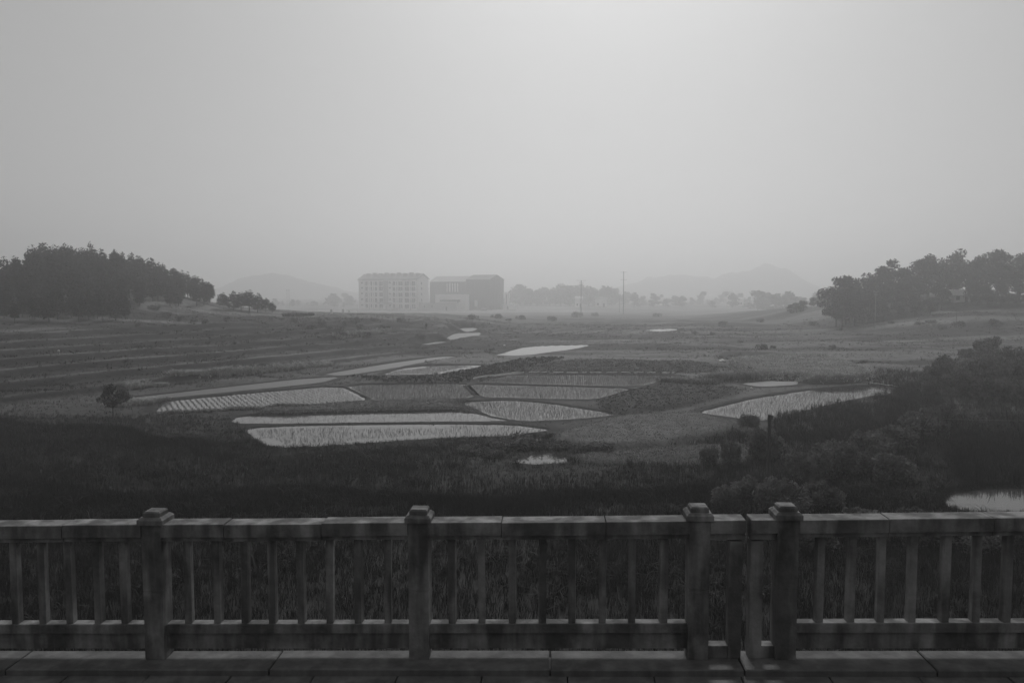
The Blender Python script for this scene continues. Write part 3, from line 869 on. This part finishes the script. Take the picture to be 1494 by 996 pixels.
# ------------------------------------------------------------------ buildings
WIN = {}
def window_mesh(w, h):
    k = (round(w, 2), round(h, 2))
    if k not in WIN:
        mb = MB().box(0, w, .2, .26, 0, h, 0)
        f = .07
        mb.box(0, w, .14, .199, 0, f, 1).box(0, w, .14, .199, h - f, h, 1).box(0, f, .14, .199, f, h - f, 1).box(w - f, w, .14, .199, f, h - f, 1)
        if w > 1.2: mb.box(w / 2 - f / 2, w / 2 + f / 2, .14, .199, f, h - f, 1)
        WIN[k] = mb.mesh("window", [M_GLASS, M_FRAME])
    return WIN[k]

YAW = R(30)
# --- dormitory
D0 = np.array([(-49.9 - 40 * math.cos(YAW)) * BS, (420 + 40 * math.sin(YAW)) * BS, PADZ])
dorm = empty("dormitory_building", D0, -YAW); dorm.scale = (BS,) * 3
tag(dorm, "pale five storey dormitory block with rows of dark windows", "building")
L, W, H = 40.0, 10.2, 16.2
rows = [(.5, 3.0), (4.0, 6.2), (7.1, 9.3), (10.2, 12.4), (13.0, 15.2)]
bays = [(4.6, 6.4), (8.2, 9.5), (11.2, 13.0), (14.4, 17.0), (23.6, 25.3), (27.4, 30.2), (31.6, 34.5), (36.2, 38.8)]
strips = [(7.0, 7.6), (10.1, 10.6), (26.1, 26.7), (35.1, 35.6)]
small = [(1.5, 3.1), (20.9, 22.5)]
holes = []
for ri, (a, b) in enumerate(rows):
    for (u, v) in bays: holes.append((u, v, a + (.5 if ri == 0 else 0), b))
    for (u, v) in strips: holes.append((u, v, a - (.45 if ri == 0 else 0), b))
    for (u, v) in small: holes.append((u, v, b - 1.0, b - .2))
mb = wall_holes(MB(), L, H, holes)
mb.add([(0, 0, 0), (0, W, 0), (0, W, H), (0, W / 2, H + 2.7), (0, 0, H)], [(0, 4, 3, 2, 1)])
mb.add([(0, W, 0), (L, W, 0), (L, W, H), (0, W, H)], [(1, 0, 3, 2)])
mb.build("wall", M_WHITE, dorm)
ghol = [(3.3, 4.6, z, z + 1.5) for z in (4.5, 7.6, 10.7, 13.4)]
side = wall_holes(MB(), W, H, ghol)
side.add([(0, 0, H), (W, 0, H), (W / 2, 0, H + 2.7)], [(0, 1, 2)])
side.v = [(L - y, x, z) for x, y, z in side.v]
side.build("gable_wall", M_WHITE, dorm)
for (u, v, a, b) in holes:
    link("window", window_mesh(v - u, b - a), dorm, (u, 0, a))
for (u, v, a, b) in ghol:
    w = link("window", window_mesh(v - u, b - a), dorm, (L, u, a)); w.rotation_euler = (0, 0, R(90))
MB().box(17.3, 20.6, -.06, -.002, 3.2, 15.6).build("stair_panel", M_PANEL, dorm)
for u in (4.0, 13.7, 23.0, 30.9): MB().box(u - .25, u + .25, -.22, -.002, 0, 15.9).build("pilaster", M_WHITE, dorm)
MB().box(13.6, 23.3, -1.6, -.23, 3.45, 3.75).build("canopy", M_TRIM, dorm)
MB().box(17.6, 19.4, -.5, -.063, .1, 3.0).build("entrance_porch", M_WHITE, dorm)
e = .45
rf = MB().add([(-e, -e, H), (L + e, -e, H), (L + e, W / 2, H + 2.95), (-e, W / 2, H + 2.95), (-e, -e, H + .25), (L + e, -e, H + .25), (L + e, W / 2, H + 3.2), (-e, W / 2, H + 3.2)],
              [(0, 1, 2, 3), (7, 6, 5, 4), (0, 4, 5, 1), (0, 3, 7, 4), (1, 5, 6, 2)])
rf.add([(-e, W + e, H), (L + e, W + e, H), (L + e, W / 2, H + 2.95), (-e, W / 2, H + 2.95), (-e, W + e, H + .25), (L + e, W + e, H + .25), (L + e, W / 2, H + 3.2), (-e, W / 2, H + 3.2)],
       [(3, 2, 1, 0), (4, 5, 6, 7), (1, 5, 4, 0), (0, 4, 7, 3), (2, 6, 5, 1)])
roof = rf.build("roof", M_ROOF, dorm)
MB().box(-e - .03, L + e + .03, -e - .12, -e - .002, H - .05, H + .3).build("eave_trim", M_TRIM, dorm)
for s_, y0 in ((1, -e), (-1, W + e)):
    MB().add([(L + e + .003, y0, H), (L + e + .12, y0, H), (L + e + .12, W / 2, H + 2.95), (L + e + .003, W / 2, H + 2.95), (L + e + .003, y0, H + .32), (L + e + .12, y0, H + .32), (L + e + .12, W / 2, H + 3.27), (L + e + .003, W / 2, H + 3.27)],
              [(0, 1, 2, 3), (7, 6, 5, 4), (0, 4, 5, 1), (1, 5, 6, 2), (3, 7, 4, 0)]).build("verge_trim", M_TRIM, dorm)
for i in range(9):
    u = 3.5 + i * 4.2
    MB().box(u, u + 1.8, 2.6, 4.2, H + 1.9, H + 3.5 + .3 * (i % 2)).build("roof_vent", M_ROOF, roof)

# --- netted hall
hx, hy = -12.2, 430.0
Hroot = empty("netted_hall", (hx * BS, hy * BS, PADZ), -YAW); Hroot.scale = (BS,) * 3          # origin at the right front corner, x runs left as negative
tag(Hroot, "large hall under construction wrapped in dark safety net", "building")
Lh, La, Wh, Hh, Ha = 40.0, 15.0, 15.3, 16.2, 15.2
def gable_box(mb, x0, x1, y0, y1, h, rise):
    m = (y0 + y1) / 2
    mb.add([(x0, y0, 0), (x1, y0, 0), (x1, y0, h), (x0, y0, h)], [(0, 1, 2, 3)])
    mb.add([(x0, y1, 0), (x1, y1, 0), (x1, y1, h), (x0, y1, h)], [(1, 0, 3, 2)])
    mb.add([(x1, y0, 0), (x1, y1, 0), (x1, y1, h), (x1, m, h + rise), (x1, y0, h)], [(0, 1, 2, 3, 4)])
    mb.add([(x0, y0, 0), (x0, y1, 0), (x0, y1, h), (x0, m, h + rise), (x0, y0, h)], [(4, 3, 2, 1, 0)])
    return mb
def slope(mb, x0, x1, y0, y1, z0, z1, t=.2):
    return mb.add([(x0, y0, z0), (x1, y0, z0), (x1, y1, z1), (x0, y1, z1), (x0, y0, z0 + t), (x1, y0, z0 + t), (x1, y1, z1 + t), (x0, y1, z1 + t)],
                  [(3, 2, 1, 0), (4, 5, 6, 7), (0, 1, 5, 4), (1, 2, 6, 5), (2, 3, 7, 6), (3, 0, 4, 7)])
gable_box(MB(), -La, 0, 0, Wh, Hh, 2.6).build("net_wall", M_NET, Hroot)
gable_box(MB(), -Lh, -La - .01, .8, Wh - 1, Ha, 3.0).build("net_wall", M_NET, Hroot)
slope(slope(MB(), -La - .3, .3, -.3, Wh / 2, Hh - .05, Hh + 2.6), -La - .3, .3, Wh + .3, Wh / 2 + .002, Hh - .05, Hh + 2.6).build("roof", mat("net_roof", .16, var=.2, scale=.6), Hroot)
rr = slope(slope(MB(), -Lh - .3, -La - .31, .4, Wh / 2 - .1, Ha - .05, Ha + 3.0), -Lh - .3, -La - .31, Wh - .4, Wh / 2 - .098, Ha - .05, Ha + 3.0).build("roof", M_ROOFL, Hroot)
for i in range(11):
    x = -Lh + 1.0 + i * 2.25
    slope(MB(), x, x + .9, .35, Wh / 2 - .4, Ha + .17, Ha + 3.05, .08).build("roof_batten", M_ROOF, rr)
for i in range(5):
    x = -Lh + 11.6 + i * 1.75
    MB().box(x, x + .75, .72, .797, 9.6, 14.4).build("light_slot", M_WHITE, Hroot)
for i in range(13):                                            # scaffold standards show through the net
    x = -.4 - i * 3.05
    y = -.09 if x > -La else .7
    MB().tube([(x, y, 0), (x, y, Hh if x > -La else Ha)], .09, 6).build("scaffold_pole", M_METAL, Hroot)
for i in range(5):
    MB().tube([(.1, 1 + i * 3.3, 0), (.1, 1 + i * 3.3, Hh + .3)], .09, 6).build("scaffold_pole", M_METAL, Hroot)
for i in range(7):
    MB().tube([(-La, -.2, 2.2 + i * 2.0), (0, -.2, 2.2 + i * 2.0)], .06, 5).build("scaffold_ledger", M_METAL, Hroot)
MB().box(-9.2, -7.4, -.5, -.22, 1.6, 5.2).build("site_panel", M_WHITE, Hroot)
for i in range(4): MB().box(-14.2 + i * 1.2, -13.6 + i * 1.2, -.16, -.02, 3, 8.5).build("dark_slot", M_GLASS, Hroot)

def anchored(px, py, Y):
    t = atY(px, py, Y * BS); return np.array([t[0], t[1], PADZ])
# --- gate block in front of the hall
g0 = anchored(635, 449, 424)
gb = empty("gate_block", g0, -YAW * .7); gb.scale = (BS,) * 3
tag(gb, "low pale flat roofed block with dark slot before the hall", "building")
wl_ = wall_holes(MB(), 17.2, 8.4, [(2.6, 14.6, 4.4, 5.6), (12.6, 13.6, .4, 4.4)], .4)
wl_.box(0, 17.2, .41, 6, 8.0, 8.38); wl_.box(0, .3, .41, 6, 0, 7.99); wl_.box(16.9, 17.2, .41, 6, 0, 7.99)
wl_.build("wall", M_WHITE, gb)
MB().box(2.6, 14.6, .3, .39, 4.4, 5.6).build("slot_window", M_GLASS, gb)
MB().box(12.6, 13.6, .3, .39, .4, 4.39).build("door", M_GLASS, gb)
l0 = anchored(611.5, 450, 414)
lb = empty("boundary_building", l0, -YAW * .35); lb.scale = (BS,) * 3
tag(lb, "long low grey wall building between dormitory and gate block", "building")
wl_ = wall_holes(MB(), 20.0, 4.0, [(2.6, 3.3, 1.6, 2.8), (6.6, 7.3, 1.6, 2.8), (14.2, 15.0, 0, 2.0)], .25)
wl_.box(0, 20, .26, 4, 3.7, 3.98); wl_.box(0, .25, .26, 4, 0, 3.69); wl_.box(19.75, 20, .26, 4, 0, 3.69)
wl_.build("wall", mat("grey_wall", .42, var=.12, scale=.5), lb)
MB().box(2.6, 3.3, .16, .24, 1.6, 2.8).build("window", M_GLASS, lb); MB().box(6.6, 7.3, .16, .24, 1.6, 2.8).build("window", M_GLASS, lb)
MB().box(14.2, 15, .16, .24, 0, 2).build("door", M_GLASS, lb)
MB().box(-.2, 20.2, -.15, -.002, 3.75, 4.1).build("parapet", M_PANEL, lb)
a0 = anchored(736, 450, 455)
an = empty("stair_tower", a0, -.2); an.scale = (BS,) * 3
tag(an, "narrow white tower behind the right end of the hall", "building")
MB().box(0, 2.6, 0, 3, 0, 9).build("wall", M_WHITE, an); MB().box(.95, 1.5, -.05, -.004, 1.0, 8.2).build("window_slot", M_PANEL, an); MB().box(-.2, 2.8, -.2, 3.2, 9.01, 9.3).build("roof", M_ROOFL, an)
w0 = anchored(734, 450, 432)
wb = empty("site_shed", w0, .05); wb.scale = (BS,) * 3
tag(wb, "low white site shed with flat roof right of the hall", "shed")
MB().box(0, 7.2, 0, 3, 0, 2.6).build("wall", M_WHITE, wb); MB().box(-.2, 5.2, -.2, 3.2, 2.604, 2.8).build("roof", M_ROOFL, wb); MB().box(2, 2.9, -.05, -.004, .1, 2).build("door", M_PANEL, wb)

# excavator parked before the hall
ex0 = anchored(706, 452, 412)
exr = empty("excavator", (ex0[0], ex0[1], gz(ex0[0], ex0[1])), .1); exr.scale = (BS,) * 3
tag(exr, "small dark excavator standing before the netted hall", "excavator")
for y in (-.9, .9): MB().box(-1.4, 1.4, y - .25, y + .25, 0, .7, ch=.15).build("track", M_METAL, exr)
MB().box(-1.3, 1.1, -1.0, 1.0, .75, 1.5, ch=.1).build("body", M_PANEL, exr)
MB().box(-.1, 1.0, -.95, -.1, 1.505, 2.5, ch=.1).build("cab", M_GLASS, exr)
MB().tube([(1.0, .3, 1.3), (2.3, .3, 2.9), (3.6, .3, 2.2)], .18, 6).build("boom", M_METAL, exr)
MB().tube([(3.6, .3, 2.2), (3.9, .3, .9)], .13, 6).build("stick", M_METAL, exr)
MB().box(3.5, 4.2, -.1, .7, .35, .9, ch=.1).build("bucket", M_METAL, exr)

# gate pillars, low wall and hedge left of the dormitory
for px in (483.5, 500.5):
    t = gp(px, 458); q = empty("gate_pillar", t); k = t[1] / FPX
    MB().box(-1.3 * k, 1.3 * k, -1.3 * k, 1.3 * k, -.2, 6 * k).build("shaft", M_WHITE, q); MB().box(-1.7 * k, 1.7 * k, -1.7 * k, 1.7 * k, 6 * k + .004, 6.7 * k).build("cap", M_WHITE, q)
    tag(q, "white square gate pillar on the track left of the dormitory", "pillar", "pair of white gate pillars")
t = gp(506, 456); k = t[1] / FPX
q = empty("roadside_hut", t); tag(q, "low pale hut beside the white gate pillars", "hut")
MB().box(0, 14 * k, 0, 3, -.2, 4 * k).build("wall", M_WHITE, q); MB().box(-.3, 14 * k + .3, -.3, 3.3, 4 * k + .004, 4.7 * k).build("roof", M_ROOF, q); MB().box(1.2, 2.4, -.05, -.004, .1, 3 * k).build("doorway", M_GLASS, q)
t = gp(435, 462); k = t[1] / FPX
V, F = leaves([((i * k * 3.4 - 20 * k, 0, 2.6 * k), (2.6 * k, 1.2, 2.6 * k)) for i in range(13)], 1600, .28)
V[:, 2] = np.maximum(V[:, 2], 0)
h_ = link("hedge", np_mesh("hedge", V, F, M_LEAF)); h_.location = t
tag(h_, "clipped dark hedge beside the track left of the dormitory", "hedge")

# houses of the hamlet and on the right hill
def house(px, py, Y, w, d, h, rise, label, rz=0.0, roofm=None, wallm=None, onground=True, roofname="roof"):
    if Y > 300: Y *= 1.65
    t = atY(px, py, Y); z = gz(t[0], Y) if onground else t[2]
    r = empty("house", (t[0], Y, z), rz); r.scale = (1.65 if Y > 300 else 1,) * 3; tag(r, label, "house")
    gable_box(MB(), 0, w, 0, d, h, rise).build("wall", wallm or M_WHITE, r)
    slope(slope(MB(), -.4, w + .4, -.4, d / 2, h - .1, h + rise, .18), -.4, w + .4, d + .4, d / 2 + .002, h - .1, h + rise, .18).build("roof", roofm or M_ROOF, r)
    n = max(2, int(w / 3.5))
    for i in range(n):
        u = w * (i + .5) / n
        if i == n // 2: MB().box(u - .5, u + .5, -.06, -.004, 0, 2.1).build("door", M_GLASS, r)
        else: MB().box(u - .6, u + .6, -.06, -.004, 1.0, 2.2).build("window", M_GLASS, r)
    return r
house(1392, 418, 259, 5.6, 5, 2.6, 1.6, "pale roofed house half hidden among the hill trees", 0.02, mat("bright_roof", .5, var=.1), M_PANEL)
house(1192, 441, 345, 6.2, 4, 2.2, .5, "long low shed with a pale roof beside the low trees", -.05, M_ROOFL, M_PANEL)
house(1158, 430, 470, 13, 6, 3.2, 1.2, "long pale roofed house above the low shed", .08, M_ROOF)
house(1145, 436, 440, 9, 5, 2.8, 1.2, "small hazy house at the end of the hamlet", -.1, M_ROOF)
house(840, 440, 500, 4, 5, 5.5, 1.2, "narrow white house beside the shorter power pole", 0, M_ROOFL)
house(868, 440, 520, 8, 5, 5.0, 1.2, "white house with a flat looking roof between the power poles", .1, M_ROOFL)
house(955, 440, 560, 8, 5, 4.0, 1.4, "hazy white house right of the taller power pole", -.1, M_ROOFL)
house(1060, 440, 540, 12, 6, 4.2, 1.4, "wide hazy house below the pointed hill", .05, M_ROOFL)
house(1058, 428, 640, 7, 6, 9, 1.4, "tall hazy white house below the pointed hill", .05, M_ROOFL)

# leaning white boards near the low sheds
for px, py, tilt, label in ((1160, 450, .55, "white board leaning left by the low shed"), (1187, 449, -.9, "white board leaning right by the low shed")):
    t = gp(px, py); k = t[1] / FPX
    o = MB().box(-1.3 * k, 1.3 * k, -.04, .04, 0, 5.5 * k).build("white_board", M_PLASTIC)
    o.location = t; o.rotation_euler = (0, -tilt, 0); tag(o, label, "board")

# utility poles
def pole(px, top, base, Y, r, arms, m, label, name="power_pole", z0=None):
    if Y > 300: Y *= 1.65; r *= 1.65; arms = [(a * 1.65, b * 1.65) for a, b in arms]
    t = atY(px, top, Y); g = gz(t[0], Y)
    p = empty(name, (t[0], Y, g)); H_ = t[2] - g
    MB().tube([(0, 0, -.3), (0, 0, H_)], [r, r * .7], 8).build("shaft", m, p)
    for dz, hw in arms:
        a = MB().box(-hw, hw, -.1, .1, H_ - dz - .12, H_ - dz).build("crossarm", m, p)
        for s in (-.85, 0, .85):
            if abs(s) > 0 or dz > .5: MB().tube([(s * hw, 0, H_ - dz), (s * hw, 0, H_ - dz + .3)], .08, 6).build("insulator", m, a)
    tag(p, label, "pole")
pole(848, 409, 440, 330, .2, [(0, 1.9), (1.0, .9)], M_POLE, "shorter power pole with one wide crossarm in the valley")
pole(910, 396, 446, 330, .17, [(.3, 1.3), (3.4, 1.3)], M_POLE, "taller power pole with two crossarms in the valley")
pole(1278, 425, 458, 215, .1, [(.1, .7), (.9, .4)], M_CPOLE, "pale concrete pole with short crossarms below the wood")
pole(1139, 428, 456, 330, .09, [(.1, .4)], M_CPOLE, "thin pale pole left of the white boards")
pole(904, 432, 448, 380, .1, [(.1, .6)], M_POLE, "thin low pole beside the taller power pole")
pole(1396, 451, 458, 205, .06, [], M_POLE, "thin dark post on the bank below the house", "post")
hp = atY(420, 422, 760); g = gz(hp[0], 760)
q = empty("twin_pole", (hp[0], 760, g)); tag(q, "hazy twin leg power pole beyond the small pine clump", "pole")
for s in (-1.0, 1.0): MB().tube([(s, 0, -.3), (s, 0, hp[2] - g)], .16, 6).build("leg", M_POLE, q)
MB().box(-1.7, 1.7, -.1, .1, hp[2] - g - 1.2, hp[2] - g - .9).build("crossarm", M_POLE, q)
# the dark timber post among the near shrubs
b = gp(1121, 700); hpost = (700 - 603) * b[1] / FPX
q = empty("timber_post", b); tag(q, "bare dark timber post rising out of the near shrubs", "post")
MB().tube([(0, 0, -.3), (0, 0, hpost)], [.13, .11], 10).build("shaft", M_POLE, q)
MB().box(.1, .19, -.04, .04, hpost - .3, hpost - .06).build("bracket", M_POLE, q)

# thin wire over the reeds
a = onplane(1366, 690, 0); za = atY(1366, 610.5, a[1])[2]; b2 = onplane(1640, 690, 0); zb = atY(1640, 611, b2[1])[2]
q = empty("wire_fence", (a[0], a[1], gz(a[0], a[1]))); tag(q, "single thin pale wire strung across the tall reeds", "wire")
dx = b2[0] - a[0]
MB().tube([(0, 0, -.2), (0, 0, za - gz(a[0], a[1]) + .05)], .025, 6).build("stake", M_POLE, q)
MB().tube([(dx, 0, -.2), (dx, 0, zb - gz(a[0], a[1]) + .05)], .025, 6).build("stake", M_POLE, q)
MB().tube([(dx * t, 0, za - gz(a[0], a[1]) + (zb - za) * t - .12 * math.sin(math.pi * t)) for t in np.linspace(0, 1, 12)], .012, 5).build("wire", M_CPOLE, q)

# white plastic film along the upper paddy and litter
def film(pts, wdt, label, dash=0.0):
    q = np.array([gp(*p) for p in pts])
    Ls = np.concatenate([[0], np.cumsum(np.linalg.norm(np.diff(q[:, :2], axis=0), axis=1))])
    root = empty("film_strip", q[0]); tag(root, label, "plastic film")
    t = 0.0
    while t < Ls[-1]:
        ln = random.uniform(.5, 1.6) if dash else 3.0
        mb = MB(); tt = np.linspace(t, min(t + ln, Ls[-1]), 6)
        vs = []
        for u in tt:
            x, y = np.interp(u, Ls, q[:, 0]), np.interp(u, Ls, q[:, 1])
            z = gz(x, y) + .1 + random.uniform(0, .06)
            vs += [(x - q[0, 0], y - q[0, 1], z - q[0, 2]), (x - q[0, 0], y + .03 - q[0, 1], z + wdt - q[0, 2])]
        mb.add(vs, [(2 * i, 2 * i + 2, 2 * i + 3, 2 * i + 1) for i in range(5)])
        mb.build("film_piece", M_PLASTIC, root)
        t += ln + (random.uniform(.2, .9) if dash else .02)
film([(750,545.4),(830,544.8),(900,544.8),(985,545.2)], .1, "broken line of white plastic film along the planted paddy", 1)
film([(690,554.5),(715,550.5),(752,545.5)], .22, "unbroken white plastic film at the corner of the planted paddy")
film([(1268,560),(1290,563),(1312,566)], .08, "thin pale film at the tip of the leaf shaped paddy")
def litter(px, py, s, label):
    b = gp(px, py); k = b[1] / FPX * s
    mb = MB(); n = 8
    vs = [(0, 0, .7 * k)] + [(math.cos(i * 6.28 / n) * k * random.uniform(.7, 1.2), math.sin(i * 6.28 / n) * k * random.uniform(.6, 1.0), random.uniform(0, .3) * k) for i in range(n)]
    mb.add(vs, [(0, i + 1, (i + 1) % n + 1) for i in range(n)])
    o = mb.build("crumpled_bag", M_PLASTIC); o.location = b + np.array([0, 0, .05]); tag(o, label, "bag")
litter(974, 554, 6, "larger crumpled white bag at the head of the tilled mound")
litter(1031, 557, 4, "crumpled white bag under the pale weed thicket")
litter(1096, 567, 2.5, "small white bag on the bank of the leaf shaped paddy")
litter(1054, 527, 5, "white bag at the corner of the pale crop field")
litter(736, 505, 2.5, "small white bag near the bright narrow pond")

# farm worker far off by the pale patch, and a marker post on the terrace
b = gp(622, 482); kf = 1.0
import bmesh
def person(loc):
    me = bpy.data.meshes.new("person")
    J = [(0,0,.95),(0,.02,1.2),(0,.05,1.42),(0,.08,1.55),(0,.10,1.66),(.2,.05,1.40),(.26,.10,1.12),(.24,.28,.95),(-.2,.05,1.40),(-.26,.10,1.12),(-.22,.28,.95),(.1,0,.9),(.12,.03,.5),(.12,0,.06),(.12,.14,.03),(-.1,0,.9),(-.14,-.05,.5),(-.14,-.1,.06),(-.14,.04,.03)]
    E = [(0,1),(1,2),(2,3),(3,4),(2,5),(5,6),(6,7),(2,8),(8,9),(9,10),(0,11),(11,12),(12,13),(13,14),(0,15),(15,16),(16,17),(17,18)]
    Rr = [.15,.16,.15,.06,.11,.07,.05,.035,.07,.05,.035,.1,.075,.05,.04,.1,.075,.05,.04]
    me.from_pydata(J, E, [])
    o = link("person", me); me.skin_vertices.new() if hasattr(me.skin_vertices, "new") else None
    m = o.modifiers.new("Skin", 'SKIN'); 
    lay = me.skin_vertices[0].data
    for i, r in enumerate(Rr): lay[i].radius = (r, r)
    lay[0].use_root = True
    o.modifiers.new("Sub", 'SUBSURF').levels = 1
    me.materials.append(M_CLOTH)
    o.location = loc
    return o
try:
    pr = person(b); tag(pr, "small figure in dark clothes standing by the pale terrace pads", "person")
except Exception as ex_:
    print("person failed", ex_)
t = gp(86, 517); k = t[1] / FPX
q = empty("marker_post", t); tag(q, "small white marker post on the left terrace", "post")
MB().box(-.9 * k, .9 * k, -.08, .08, -.2, 5 * k).build("shaft", M_CPOLE, q); MB().box(-1.2 * k, 1.2 * k, -.1, .1, 5 * k + .003, 6.2 * k).build("cap", M_WHITE, q)

# ------------------------------------------------------------------ haze
hz = MB().box(-2700, 2700, -110, 3150, -16.0, 95).build("haze", [])
m = bpy.data.materials.new("valley_haze"); m.use_nodes = True
n, l = m.node_tree.nodes, m.node_tree.links
n.clear()
out = n.new("ShaderNodeOutputMaterial"); pv = n.new("ShaderNodeVolumePrincipled")
pv.inputs["Color"].default_value = (.99, .99, .99, 1)
pv.inputs["Density"].default_value = HAZE_DENSITY
pv.inputs["Anisotropy"].default_value = HAZE_G
l.new(pv.outputs[0], out.inputs["Volume"])
hz.data.materials.append(m)
tag(hz, "pale valley haze veiling the far buildings and hills", "haze", kind="stuff")
